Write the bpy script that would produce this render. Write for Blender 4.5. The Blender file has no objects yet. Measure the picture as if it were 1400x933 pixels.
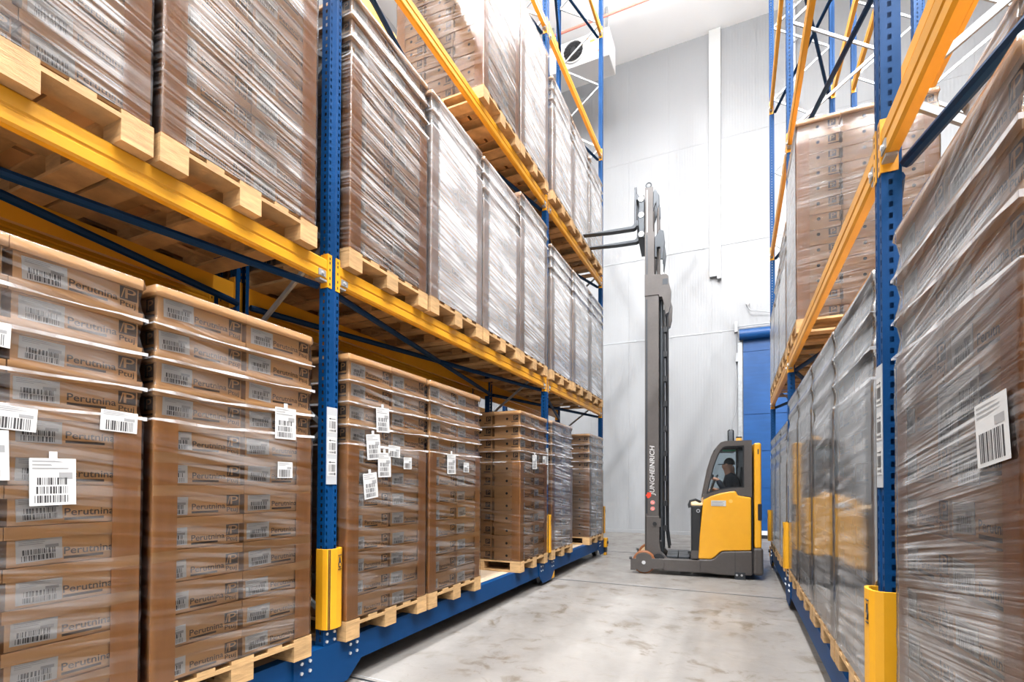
import bpy, math, random
from mathutils import Matrix, Vector, Euler
random.seed(7)
SC = bpy.context.scene
COL = SC.collection
R = math.radians

# ------------------------------------------------------------------ camera
cam_d = bpy.data.cameras.new('camera')
cam = bpy.data.objects.new('camera', cam_d); COL.objects.link(cam)
F_PX, CX, CY = 681.2, 703.2, 650.2
YAW, PITCH, ROLL = R(24.567), R(0.972), R(0.243)
fw = Vector((-math.sin(YAW)*math.cos(PITCH), math.cos(YAW)*math.cos(PITCH), math.sin(PITCH)))
rt = Vector((math.cos(YAW), math.sin(YAW), 0)); up = rt.cross(fw)
r2 = math.cos(ROLL)*rt + math.sin(ROLL)*up; u2 = -math.sin(ROLL)*rt + math.cos(ROLL)*up
M = Matrix((r2, u2, -fw)).transposed().to_4x4(); M.translation = (0, 0, 1.5)
cam.matrix_world = M
cam_d.sensor_fit = 'HORIZONTAL'; cam_d.sensor_width = 36
cam_d.lens = F_PX/1400*36
cam_d.shift_x = -(CX-700)/1400; cam_d.shift_y = (CY-466.5)/1400
cam_d.clip_start = 0.05; cam_d.clip_end = 200
SC.camera = cam

# ------------------------------------------------------------------ world, exposure
w = bpy.data.worlds.new('world'); SC.world = w; w.use_nodes = True
w.node_tree.nodes['Background'].inputs[0].default_value = (.9, .95, 1, 1)
w.node_tree.nodes['Background'].inputs[1].default_value = 0.3
vs = SC.view_settings
vs.view_transform = 'Standard'; vs.look = 'None'; vs.gamma = 1; vs.use_curve_mapping = False
vs.exposure = 0.78
LAMP_Z = 14.5
LAMP_Y = (-6, -4.4, -2.8, -1.2, .4, 2, 3.6, 5.2)
LAMPS = [(-1.5, y, LAMP_Z if y < 6 else 12.9, 260 if y < 6 else 60) for y in LAMP_Y+(7.0, 8.8, 10.6)] + [(x, y-.6, LAMP_Z, 225) for x in (2.6, 4.5, 6.4) for y in LAMP_Y] + [(-6.4, y-.8, LAMP_Z, 230) for y in LAMP_Y]  # the far low aisle lamps are added, to brighten the upper wall

# ------------------------------------------------------------------ dimensions
FX = -2.67                      # aisle face of the left rack
Y1 = 2.694; Y2 = Y1+4.32; Y3 = Y2+3.26; Y0 = Y1-4.32
LV = [3.0825, 5.8224, 8.5406, 11.1726]
BT, BB = 0.352, 0.159           # base beam top and bottom
BH = 0.146
PH = 0.144                      # pallet height
CEIL = 14.85; YW = 15.57
RA = R(0.6227)                  # the right rack stands slightly askew
YR1, YR2, YR3 = 2.724, 7.023, 10.283
RX = lambda y: 0.5635 - math.tan(RA)*(y-3)

# ------------------------------------------------------------------ materials
def nodes(m):
    m.use_nodes = True; return m.node_tree.nodes, m.node_tree.links
def mat(name, col, rough=.5, metal=0, noise=0, nscale=8, bump=0, bscale=60, rnd=0, stretch=None, coat=0, spec=.4):
    m = bpy.data.materials.new(name); n, l = nodes(m); p = n['Principled BSDF']
    p.inputs['Base Color'].default_value = (*col, 1); p.inputs['Roughness'].default_value = rough
    p.inputs['Metallic'].default_value = metal; p.inputs['Specular IOR Level'].default_value = spec
    if coat: p.inputs['Coat Weight'].default_value = coat
    if noise or bump or rnd:
        tc = n.new('ShaderNodeTexCoord'); mp = n.new('ShaderNodeMapping'); l.new(tc.outputs['Object'], mp.inputs[0])
        if stretch: mp.inputs['Scale'].default_value = stretch
        oi = n.new('ShaderNodeObjectInfo')
        ad = n.new('ShaderNodeVectorMath'); ad.operation = 'ADD'; l.new(mp.outputs[0], ad.inputs[0])
        ml = n.new('ShaderNodeMath'); ml.operation = 'MULTIPLY'; ml.inputs[1].default_value = 37; l.new(oi.outputs['Random'], ml.inputs[0])
        l.new(ml.outputs[0], ad.inputs[1])
        if noise or rnd:
            nt = n.new('ShaderNodeTexNoise'); nt.inputs['Scale'].default_value = nscale; nt.inputs['Detail'].default_value = 4
            l.new(ad.outputs[0], nt.inputs['Vector'])
            mr = n.new('ShaderNodeMapRange'); mr.inputs['From Min'].default_value = .3; mr.inputs['From Max'].default_value = .7
            mr.inputs['To Min'].default_value = 1-noise; mr.inputs['To Max'].default_value = 1+noise
            l.new(nt.outputs['Fac'], mr.inputs['Value'])
            mr2 = n.new('ShaderNodeMapRange'); mr2.inputs['To Min'].default_value = 1-rnd; mr2.inputs['To Max'].default_value = 1+rnd
            l.new(oi.outputs['Random'], mr2.inputs['Value'])
            mm = n.new('ShaderNodeMath'); mm.operation = 'MULTIPLY'; l.new(mr.outputs[0], mm.inputs[0]); l.new(mr2.outputs[0], mm.inputs[1])
            vm = n.new('ShaderNodeVectorMath'); vm.operation = 'SCALE'; vm.inputs[0].default_value = col; l.new(mm.outputs[0], vm.inputs['Scale'])
            l.new(vm.outputs[0], p.inputs['Base Color'])
        if bump:
            nb = n.new('ShaderNodeTexNoise'); nb.inputs['Scale'].default_value = bscale; nb.inputs['Detail'].default_value = 3
            l.new(ad.outputs[0], nb.inputs['Vector'])
            b = n.new('ShaderNodeBump'); b.inputs['Strength'].default_value = bump; b.inputs['Distance'].default_value = .01
            l.new(nb.outputs['Fac'], b.inputs['Height']); l.new(b.outputs[0], p.inputs['Normal'])
    return m
MT = {}
MT['carton'] = mat('carton', (.50, .280, .120), .55, noise=.10, nscale=5, rnd=.10, stretch=(1, 1, 4))
MT['board'] = mat('corner board', (.47, .215, .07), .45, noise=.08, nscale=4, stretch=(6, 6, 1))
MT['wood'] = mat('pallet wood', (.42, .258, .115), .7, noise=.22, nscale=9, rnd=.14, bump=.2, bscale=40, stretch=(1, 1, 6))
MT['paper'] = mat('label paper', (.47, .47, .463), .5, noise=.04, nscale=14)
MT['ink'] = mat('ink', (.035, .033, .035), .6)
MT['greyink'] = mat('grey ink', (.25, .25, .25), .6)
MT['print'] = mat('carton print', (.075, .05, .035), .6, noise=.15, nscale=30)
MT['blue'] = mat('blue paint', (.0006, .036, .125), .5, noise=.06, nscale=6, spec=.14)
MT['navy'] = mat('dark blue paint', (.001, .022, .07), .5, spec=.15)
MT['yellow'] = mat('yellow paint', (.60, .275, .010), .4, noise=.05, nscale=5)
MT['guard'] = mat('guard plastic', (.64, .305, .010), .45, noise=.04)
MT['galv'] = mat('galvanised steel', (.30, .315, .325), .45, .5, noise=.12, nscale=14)
MT['bolt'] = mat('bolt steel', (.8, .82, .84), .3, .8)
MT['dark'] = mat('black recess', (.012, .012, .014), .6)
MT['deck'] = mat('deck board', (.44, .345, .25), .6, noise=.10, nscale=3)
MT['wall'] = mat('white panel', (.28, .287, .295), .4)
MT['white'] = mat('white metal', (.62, .625, .63), .35)
MT['ceil'] = mat('ceiling white', (.85, .85, .85), .5)
MT['sleeve'] = mat('sleeve metal', (.50, .51, .505), .45, noise=.03, nscale=2)
MT['seam'] = mat('seam grey', (.36, .37, .385), .5)
MT['doorblue'] = mat('door fabric', (.0014, .056, .20), .45, noise=.10, nscale=2, stretch=(1, 1, 6))
MT['tgrey'] = mat('truck grey', (.072, .064, .060), .45, noise=.06, nscale=30, bump=.05, bscale=300)
MT['tyellow'] = mat('truck yellow', (.70, .335, .02), .3, noise=.02, coat=.3)
MT['tblack'] = mat('truck black', (.016, .017, .019), .4)
MT['tblack2'] = mat('steel dark', (.045, .05, .056), .35, .5)
MT['tyre'] = mat('polyurethane tyre', (.26, .095, .035), .5, noise=.1)
MT['red'] = mat('red mark', (.75, .05, .02), .5)
MT['pipe'] = mat('red pipe', (.62, .22, .17), .5)
MT['orange'] = mat('orange sticker', (.85, .42, .08), .5)
MT['green'] = mat('green display', (.02, .35, .16), .3)
MT['skin'] = mat('skin', (.50, .27, .18), .55)
MT['cloth'] = mat('dark jacket', (.012, .018, .032), .8, noise=.2, nscale=20)
MT['cap'] = mat('dark cap', (.012, .013, .017), .8)
MT['beige'] = mat('battery lid', (.75, .55, .32), .5)
# ribbed wall sheet
n, l = nodes(MT['wall']); p = n['Principled BSDF']
tc = n.new('ShaderNodeTexCoord'); wv = n.new('ShaderNodeTexWave'); wv.wave_type = 'BANDS'; wv.bands_direction = 'X'
wv.inputs['Scale'].default_value = 4.2; wv.inputs['Distortion'].default_value = 0
l.new(tc.outputs['Object'], wv.inputs['Vector'])
b = n.new('ShaderNodeBump'); b.inputs['Strength'].default_value = .12; b.inputs['Distance'].default_value = .01
l.new(wv.outputs['Fac'], b.inputs['Height']); l.new(b.outputs[0], p.inputs['Normal'])
# floor: concrete with cloudy tone, scuffs and stains
m = bpy.data.materials.new('concrete'); MT['floor'] = m; n, l = nodes(m); p = n['Principled BSDF']
tc = n.new('ShaderNodeTexCoord')
def noise(scale, detail=5, rough=.6, dist=0):
    t = n.new('ShaderNodeTexNoise'); t.inputs['Scale'].default_value = scale; t.inputs['Detail'].default_value = detail
    t.inputs['Roughness'].default_value = rough; t.inputs['Distortion'].default_value = dist; l.new(tc.outputs['Object'], t.inputs['Vector']); return t
def rng(src, a, b_, c, d):
    t = n.new('ShaderNodeMapRange'); t.inputs['From Min'].default_value = a; t.inputs['From Max'].default_value = b_
    t.inputs['To Min'].default_value = c; t.inputs['To Max'].default_value = d; l.new(src, t.inputs['Value']); return t.outputs[0]
def mixc(fac, a, b_):
    t = n.new('ShaderNodeMix'); t.data_type = 'RGBA'; l.new(fac, t.inputs['Factor'])
    for s, v in ((6, a), (7, b_)):
        if isinstance(v, tuple): t.inputs[s].default_value = (*v, 1)
        else: l.new(v, t.inputs[s])
    return t.outputs[2]
def mul(a, b_):
    t = n.new('ShaderNodeMath'); t.operation = 'MULTIPLY'; l.new(a, t.inputs[0]); l.new(b_, t.inputs[1]); return t.outputs[0]
c0 = mixc(rng(noise(.7).outputs['Fac'], .3, .7, 0, 1), (.235, .221, .206), (.168, .157, .146))
st = mul(rng(noise(4.2, 6, .65, .8).outputs['Fac'], .53, .64, 0, 1), rng(noise(1.1, 2).outputs['Fac'], .38, .54, 0, .95))
c1 = mixc(st, c0, (.11, .088, .064))
st2 = rng(noise(11, 6, .7, 1.5).outputs['Fac'], .62, .72, 0, .6)
c2 = mixc(st2, c1, (.13, .107, .082))
l.new(c2, p.inputs['Base Color'])
l.new(rng(noise(2.5).outputs['Fac'], .3, .7, .30, .55), p.inputs['Roughness'])
b = n.new('ShaderNodeBump'); b.inputs['Strength'].default_value = .08; b.inputs['Distance'].default_value = .01
l.new(noise(40).outputs['Fac'], b.inputs['Height']); l.new(b.outputs[0], p.inputs['Normal'])

def film(name, lo, hi, milk, rough, tilt=.12, freq=34, bumpd=.5, ior=1.55, edge=.3):
    """stretch film: clear sheet, reflective, with milky streaks where it is layered and some painted-in white sheen"""
    m = bpy.data.materials.new(name); n, l = nodes(m); out = n['Material Output']; n.remove(n['Principled BSDF'])
    tc = n.new('ShaderNodeTexCoord'); sx = n.new('ShaderNodeSeparateXYZ'); l.new(tc.outputs['Object'], sx.inputs[0])
    def ma(op, a, b_):
        t = n.new('ShaderNodeMath'); t.operation = op
        for i, v in enumerate((a, b_)):
            if isinstance(v, (int, float)): t.inputs[i].default_value = v
            else: l.new(v, t.inputs[i])
        return t.outputs[0]
    oi = n.new('ShaderNodeObjectInfo')
    h = ma('ADD', sx.outputs[0], sx.outputs[1])
    v = ma('ADD', sx.outputs[2], ma('MULTIPLY', h, tilt))
    def tex(fh, fv, det, off, dist=0):
        c = n.new('ShaderNodeCombineXYZ'); l.new(ma('MULTIPLY', h, fh), c.inputs[0]); l.new(ma('MULTIPLY', v, fv), c.inputs[1])
        l.new(ma('ADD', ma('MULTIPLY', oi.outputs['Random'], 31), off), c.inputs[2])
        t = n.new('ShaderNodeTexNoise'); t.inputs['Scale'].default_value = 1; t.inputs['Detail'].default_value = det
        t.inputs['Distortion'].default_value = dist; l.new(c.outputs[0], t.inputs['Vector']); return t.outputs['Fac']
    streak = tex(1.3, freq, 4, 0, .15); patch = tex(1.6, 4.0, 3, 7, .6)
    fine = tex(3, freq*3, 2, 3)
    def rg(s, a, b_, c, d):
        t = n.new('ShaderNodeMapRange'); t.inputs['From Min'].default_value = a; t.inputs['From Max'].default_value = b_
        t.inputs['To Min'].default_value = c; t.inputs['To Max'].default_value = d; l.new(s, t.inputs['Value']); return t.outputs[0]
    f = ma('MULTIPLY', rg(streak, .42, .68, lo, hi), rg(patch, .36, .62, .25, 1.3))
    f = ma('ADD', f, milk)
    ay = n.new('ShaderNodeMath'); ay.operation = 'ABSOLUTE'; l.new(sx.outputs[1], ay.inputs[0])
    f = ma('MULTIPLY', f, rg(ay.outputs[0], .345, .39, 1, edge))      # pulled tight and clear over the corners
    cl = n.new('ShaderNodeClamp'); l.new(f, cl.inputs[0]); cl.inputs['Max'].default_value = .93
    bp = n.new('ShaderNodeBump'); bp.inputs['Strength'].default_value = bumpd; bp.inputs['Distance'].default_value = .004
    l.new(ma('ADD', streak, ma('MULTIPLY', fine, .35)), bp.inputs['Height'])
    tr = n.new('ShaderNodeBsdfTransparent'); tr.inputs[0].default_value = (1, .995, .985, 1)
    df = n.new('ShaderNodeBsdfDiffuse'); df.inputs[0].default_value = (.86, .86, .87, 1)
    gl = n.new('ShaderNodeBsdfGlossy'); gl.inputs['Roughness'].default_value = rough; l.new(bp.outputs[0], gl.inputs['Normal'])
    fr = n.new('ShaderNodeFresnel'); fr.inputs['IOR'].default_value = ior; l.new(bp.outputs[0], fr.inputs['Normal'])
    m1 = n.new('ShaderNodeMixShader'); l.new(cl.outputs[0], m1.inputs[0]); l.new(tr.outputs[0], m1.inputs[1]); l.new(df.outputs[0], m1.inputs[2])
    m2 = n.new('ShaderNodeMixShader'); l.new(fr.outputs[0], m2.inputs[0]); l.new(m1.outputs[0], m2.inputs[1]); l.new(gl.outputs[0], m2.inputs[2])
    l.new(m2.outputs[0], out.inputs[0]); return m
MT['film_clear'] = film('clear film', 0, .14, 0, .14, bumpd=.4, ior=1.36)
MT['film_mid'] = film('streaked film', 0, .44, .02, .16, tilt=.10, freq=52, ior=1.6)
MT['film_heavy'] = film('milky film', .08, .46, .22, .15, tilt=.10, freq=40, ior=1.8)  # milk partly paints in the white sheen of the reflected ceiling
MT['film_near'] = film('near film', 0, .42, .01, .14, tilt=-.14, freq=85, ior=1.6)
MT['film_mirror'] = film('taut film', 0, .30, .14, .07, tilt=-.10, freq=30, bumpd=.10, ior=4.2)  # milk adds some white standing in for the reflected wall

m = bpy.data.materials.new('painted film glint'); n, l = nodes(m); out = n['Material Output']; p = n['Principled BSDF']  # white paint for the highlights along film ridges
p.inputs['Base Color'].default_value = (.85, .85, .86, 1); p.inputs['Roughness'].default_value = .18
tc = n.new('ShaderNodeTexCoord'); nt = n.new('ShaderNodeTexNoise'); nt.inputs['Scale'].default_value = 4; nt.inputs['Detail'].default_value = 4; l.new(tc.outputs['Object'], nt.inputs['Vector'])
mr = n.new('ShaderNodeMapRange'); mr.inputs['From Min'].default_value = .35; mr.inputs['From Max'].default_value = .62; mr.inputs['To Min'].default_value = .0; mr.inputs['To Max'].default_value = .7
l.new(nt.outputs['Fac'], mr.inputs['Value']); tr = n.new('ShaderNodeBsdfTransparent'); mx = n.new('ShaderNodeMixShader')
l.new(mr.outputs[0], mx.inputs[0]); l.new(tr.outputs[0], mx.inputs[1]); l.new(p.outputs[0], mx.inputs[2]); l.new(mx.outputs[0], out.inputs[0]); MT['glint'] = m

def glassy(name, tint, a):
    m = bpy.data.materials.new(name); n, l = nodes(m); out = n['Material Output']; n.remove(n['Principled BSDF'])
    tr = n.new('ShaderNodeBsdfTransparent'); tr.inputs[0].default_value = (*tint, 1)
    gl = n.new('ShaderNodeBsdfGlossy'); gl.inputs['Roughness'].default_value = .03
    fr = n.new('ShaderNodeFresnel'); fr.inputs['IOR'].default_value = a
    mx = n.new('ShaderNodeMixShader'); l.new(fr.outputs[0], mx.inputs[0]); l.new(tr.outputs[0], mx.inputs[1]); l.new(gl.outputs[0], mx.inputs[2])
    l.new(mx.outputs[0], out.inputs[0]); return m
MT['glass'] = glassy('cab glass', (.80, .84, .86), 1.45)
MT['clear'] = glassy('clear plastic', (.80, .82, .84), 1.5)
m = bpy.data.materials.new('lamp glow'); n, l = nodes(m); p = n['Principled BSDF']
p.inputs['Emission Color'].default_value = (.95, .98, 1, 1); p.inputs['Emission Strength'].default_value = 14; MT['glow'] = m

# ------------------------------------------------------------------ mesh helpers
class MB:
    def __init__(s): s.v = []; s.f = []; s.m = []; s.mats = []
    def mi(s, name):
        if name not in s.mats: s.mats.append(name)
        return s.mats.index(name)
    def face(s, pts, mt):
        k = len(s.v); s.v += [tuple(q) for q in pts]; s.f.append(tuple(range(k, k+len(pts)))); s.m.append(s.mi(mt))
    def box(s, x0, x1, y0, y1, z0, z1, mt, inset=0):
        k = len(s.v); i = s.mi(mt)
        s.v += [(x0, y0, z0), (x1, y0, z0), (x1, y1, z0), (x0, y1, z0), (x0, y0, z1), (x1, y0, z1), (x1, y1, z1), (x0, y1, z1)]
        for f in ((3, 2, 1, 0), (4, 5, 6, 7), (0, 1, 5, 4), (1, 2, 6, 5), (2, 3, 7, 6), (3, 0, 4, 7)):
            s.f.append(tuple(k+j for j in f)); s.m.append(i)
        return s
    def prism(s, poly, a0, a1, axis, mt):
        """poly of 2-D points extruded along axis ('x': (y,z), 'y': (x,z), 'z': (x,y))"""
        k = len(s.v); i = s.mi(mt); N = len(poly)
        for a in (a0, a1):
            for u, t in poly:
                s.v.append({'x': (a, u, t), 'y': (u, a, t), 'z': (u, t, a)}[axis])
        ar = sum(poly[j][0]*poly[(j+1) % N][1]-poly[(j+1) % N][0]*poly[j][1] for j in range(N))
        flip = (ar > 0) ^ (axis == 'y') ^ (a1 < a0)
        A = tuple(range(k, k+N)); B = tuple(range(k+N, k+2*N))
        if flip: s.f += [A[::-1], B]
        else: s.f += [A, B[::-1]]
        s.m += [i, i]
        for j in range(N):
            q = (k+j, k+(j+1) % N, k+N+(j+1) % N, k+N+j)
            s.f.append(q if flip else q[::-1]); s.m.append(i)
        return s
    def tube(s, pts, r, mt, seg=8, caps=True):
        pts = [Vector(q) for q in pts]; rr = r if isinstance(r, (list, tuple)) else [r]*len(pts)
        i = s.mi(mt); k0 = len(s.v); prev = None
        for j, q in enumerate(pts):
            t = (pts[min(j+1, len(pts)-1)]-pts[max(j-1, 0)]).normalized()
            a = prev if prev is not None else (Vector((0, 0, 1)) if abs(t.z) < .9 else Vector((1, 0, 0)))
            a = (a-t*a.dot(t)).normalized(); prev = a; b_ = t.cross(a)
            for g in range(seg):
                an = 2*math.pi*g/seg; s.v.append(tuple(q+rr[j]*(math.cos(an)*a+math.sin(an)*b_)))
        for j in range(len(pts)-1):
            for g in range(seg):
                g2 = (g+1) % seg; s.f.append((k0+j*seg+g, k0+j*seg+g2, k0+(j+1)*seg+g2, k0+(j+1)*seg+g)); s.m.append(i)
        if caps:
            s.f.append(tuple(range(k0, k0+seg))[::-1]); s.m.append(i)
            e = k0+(len(pts)-1)*seg; s.f.append(tuple(range(e, e+seg))); s.m.append(i)
        return s
    def bar(s, p0, p1, w, h, mt):
        """rectangular bar between two points"""
        p0, p1 = Vector(p0), Vector(p1); t = (p1-p0).normalized()
        a = t.cross(Vector((0, 1, 0)) if abs(t.y) < .9 else Vector((0, 0, 1))).normalized(); b_ = t.cross(a)
        k = len(s.v); i = s.mi(mt)
        for q in (p0, p1):
            for u, v_ in ((-1, -1), (1, -1), (1, 1), (-1, 1)): s.v.append(tuple(q+a*u*w/2+b_*v_*h/2))
        for f in ((3, 2, 1, 0), (4, 5, 6, 7), (0, 1, 5, 4), (1, 2, 6, 5), (2, 3, 7, 6), (3, 0, 4, 7)):
            s.f.append(tuple(k+j for j in f)); s.m.append(i)
        return s
    def disc(s, c, r, axis, mt, seg=12, h=.004):
        c = Vector(c); d = {'x': Vector((1, 0, 0)), 'y': Vector((0, 1, 0)), 'z': Vector((0, 0, 1))}[axis]
        return s.tube([c, c+d*h], r, mt, seg)
    def mesh(s, name, smooth=False):
        me = bpy.data.meshes.new(name); me.from_pydata(s.v, [], s.f)
        for q in s.mats: me.materials.append(MT[q])
        me.polygons.foreach_set('material_index', s.m)
        if smooth: me.polygons.foreach_set('use_smooth', [True]*len(s.f))
        me.update(); return me
def obj(name, me, parent=None, loc=(0, 0, 0), rot=(0, 0, 0), bevel=0, seg=2):
    if isinstance(me, MB): me = me.mesh(name)
    o = bpy.data.objects.new(name, me); COL.objects.link(o)
    o.parent = parent; o.location = loc; o.rotation_euler = rot
    if bevel:
        b_ = o.modifiers.new('bevel', 'BEVEL'); b_.width = bevel; b_.segments = seg; b_.limit_method = 'ANGLE'
    return o
def empty(name, loc, rz=0, label=None, cat=None, group=None):
    o = bpy.data.objects.new(name, None); COL.objects.link(o); o.location = loc; o.rotation_euler = (0, 0, rz)
    o.empty_display_size = .1
    return tag(o, label, cat, group)
def tag(o, label=None, cat=None, group=None, kind=None):
    if label: o['label'] = label
    if cat: o['category'] = cat
    if group: o['group'] = group
    if kind: o['kind'] = kind
    return o
_txt = {}
def text_geo(body, shear=0, offset=0):
    """flat outline of a word: verts (u, v) scaled to width 1, faces, and its height"""
    key = (body, shear, offset)
    if key in _txt: return _txt[key]
    cu = bpy.data.curves.new('word', 'FONT'); cu.body = body; cu.shear = shear; cu.offset = offset; cu.resolution_u = 3
    o = bpy.data.objects.new('word', cu); COL.objects.link(o)
    dg = bpy.context.evaluated_depsgraph_get(); dg.update()
    me = bpy.data.meshes.new_from_object(o.evaluated_get(dg))
    vs_ = [v.co.copy() for v in me.vertices]; fs = [tuple(q.vertices) for q in me.polygons]
    bpy.data.objects.remove(o); bpy.data.curves.remove(cu); bpy.data.meshes.remove(me)
    x0 = min(v.x for v in vs_); x1 = max(v.x for v in vs_); y0 = min(v.y for v in vs_); y1 = max(v.y for v in vs_)
    _txt[key] = ([((v.x-x0)/(x1-x0), (v.y-y0)/(y1-y0)) for v in vs_], fs); return _txt[key]
def put_text(mb, body, fn, mt, **kw):
    """fn maps (u, v) in the unit square to a 3-D point"""
    vs_, fs = text_geo(body, **kw); k = len(mb.v); i = mb.mi(mt)
    mb.v += [tuple(fn(u, v)) for u, v in vs_]
    for f in fs: mb.f.append(tuple(k+j for j in f)); mb.m.append(i)

# ------------------------------------------------------------------ the hall
XL, XR, YB = -9.2, 7.6, -7.0
fl = MB(); fl.box(XL, XR, YB, YW+.2, -.2, 0, 'floor'); tag(obj('floor', fl), kind='structure')
ce = MB(); ce.box(XL, XR, YB, YW+.2, CEIL, CEIL+.2, 'ceil'); tag(obj('ceiling', ce), kind='structure')
for nm, a in (('wall_left', (XL-.2, XL, YB, YW+.2)), ('wall_right', (XR, XR+.2, YB, YW+.2)), ('wall_front', (XL, XR, YB-.2, YB))):
    q = MB(); q.box(*a, 0, CEIL, 'wall'); tag(obj(nm, q), kind='structure')
q = MB(); q.box(XL, XR, YW+.02, YW+.2, 0, CEIL, 'seam')
wb = tag(obj('wall_back', q), kind='structure')
rows = [(0, 5.945), (5.945, 8.47), (8.47, 11.6), (11.6, CEIL)]
PW = 1.2
for z0, z1 in rows:
    q = MB(); q.box(.0012, PW-.0012, 0, .0195, z0+.002, z1-.002, 'wall'); me = q.mesh('panel')
    for k in range(14): obj('panel', me, wb, (XL+k*PW, YW, 0))
for k, z in enumerate((5.945, 8.47)):
    q = MB(); q.box(XL, XR, -.012, 0, z-.014, z+.014, 'seam')
    t = tag(obj('trim_%d' % (k+1), q, None, (0, YW, 0)), kind='structure')
    q = MB(); q.disc((0, -.024, z), .035, 'y', 'seam', 10, .012); me = q.mesh('fastener')
    for x in (-3.0, -2.35, -1.9, -1.05, -.55, .1, .9): obj('fastener', me, t, (x, 0, 0))
q = MB(); q.box(XL, -.1, YW-.05, YW, 0, .10, 'wall'); tag(obj('baseboard_back', q), kind='structure')
# rails sunk in the floor
for k, y in enumerate((7.45, 11.02, 3.0, -.8)):
    q = MB(); q.box(-8.9, 7.4, y-.011, y+.011, 0, .0025, 'tblack2'); q.box(-8.9, 7.4, y+.05, y+.056, 0, .002, 'seam')
    tag(obj('trim_%d' % (k+3), q), kind='structure')

# lamps under the ceiling
lm = MB(); lm.box(-.17, .17, -.8, .8, -.02, .1, 'white'); lme = lm.mesh('housing')
lm = MB(); lm.box(-.14, .14, -.77, .77, -.035, -.022, 'glow'); dme = lm.mesh('diffuser')
ordn = ['first', 'second', 'third', 'fourth', 'fifth', 'sixth', 'seventh', 'eighth', 'added ninth', 'added tenth', 'added eleventh']
for i, (x, y, z, wt) in enumerate(LAMPS):
    where = {-1.5: 'above the aisle', 2.6: 'in the row above the right rack', 4.5: 'in the row beyond the right rack', -6.4: 'beyond the left rack', 6.4: 'in the row along the right wall'}[x]
    k = i if i < 11 else (i-11) % 8
    e = empty('ceiling_lamp', (x, y, z), 0, 'long white lamp %s, %s from the near end' % (where, ordn[k]), 'lamp', 'ceiling lamps')
    obj('housing', lme, e); obj('diffuser', dme, e)
    q = MB(); q.tube([(0, 0, .1), (0, 0, CEIL-z-.001)], .006, 'galv', 6); hme = q.mesh('hanger')
    for yy in (-.5, .5): obj('hanger', hme, e, (0, yy, 0))
    ld = bpy.data.lights.new('lamp_light', 'AREA'); ld.shape = 'RECTANGLE'; ld.size = .28; ld.size_y = 1.5
    ld.energy = wt; ld.color = (.985, .99, 1)
    lo = bpy.data.objects.new('lamp_light', ld); COL.objects.link(lo); lo.parent = e; lo.location = (0, 0, -.05)
    if y > 1 and x > -6:       # added uplights that brighten the ceiling and upper back wall
        lu = bpy.data.lights.new('added_uplight', 'AREA'); lu.shape = 'RECTANGLE'; lu.size = .3; lu.size_y = 1.5; lu.energy = 230 if y > 6 else wt*(.45 if x < 0 else .2); lu.color = ld.color
        lo = bpy.data.objects.new('added_uplight', lu); COL.objects.link(lo); lo.parent = e; lo.location = (0, 0, .12); lo.rotation_euler = (math.pi, 0, 0)

# evaporator under the ceiling
e = empty('evaporator_unit', (-4.2, 13.2, 13.2), 0, 'white ceiling cooler unit with black fan behind the left rack', 'cooler')
q = MB(); q.box(-2.6, .95, 0, .75, 0, .78, 'white'); obj('casing', q, e, bevel=.02)
for x in (-.05, -1.1):
    q = MB(); q.tube([(x, -.005, .40), (x, -.05, .40)], .31, 'white', 24)
    f = obj('fan', q, e)
    q = MB(); q.tube([(x, -.052, .40), (x, -.06, .40)], .27, 'dark', 24); q.disc((x, -.085, .40), .09, 'y', 'tblack', 16, .02)
    for k in range(16):
        a = k*math.pi/8; q.bar((x+.08*math.cos(a), -.07, .40+.08*math.sin(a)), (x+.29*math.cos(a+.25), -.07, .40+.29*math.sin(a+.25)), .008, .012, 'tblack')
    for rr in (.15, .21, .27):
        q.tube([(x+rr*math.cos(t*math.pi/12), -.075, .40+rr*math.sin(t*math.pi/12)) for t in range(25)], .006, 'tblack', 5, False)
    obj('grille', q, f)
for x, z in ((.48, .55), (.70, .22), (.30, .66)):
    q = MB(); q.box(x-.07, x+.07, -.006, -.001, z-.03, z+.03, 'orange'); obj('warning_sticker', q, e)
for x in (-2.3, -.8, .8):
    q = MB(); q.box(x-.03, x+.03, .3, .36, .78, CEIL-13.2, 'galv'); obj('hanger', q, e)
q = MB(); q.tube([(XL+.1, 13.0, 14.11), (-.6, 13.0, 14.11)], .035, 'pipe', 10)
pp = tag(obj('red_pipe', q), 'thin faded red pipe running under the white ceiling', 'pipe')
for x in (-8, -6, -2.4):
    q = MB(); q.box(x-.015, x+.015, 12.985, 13.015, 14.14, CEIL-.001, 'galv'); obj('clamp', q, pp)

# white shaft on the back wall
e = empty('wall_duct', (-.69, YW, 7.55), 0, 'tall white boxed duct running down the back wall from ceiling', 'duct')
q = MB(); q.box(-.15, .15, -.12, 0, 0, 5.3, 'white'); obj('cover', q, e, bevel=.008)
q = MB(); q.box(-.16, .16, -.13, 0, 5.3, 7.28, 'sleeve'); obj('sleeve', q, e, bevel=.008)
q = MB(); q.box(.05, .16, -.16, -.02, -.1, -.005, 'seam'); q.box(-.15, .15, -.13, 0, -.005, 0, 'seam'); obj('end_box', q, e)

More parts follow.
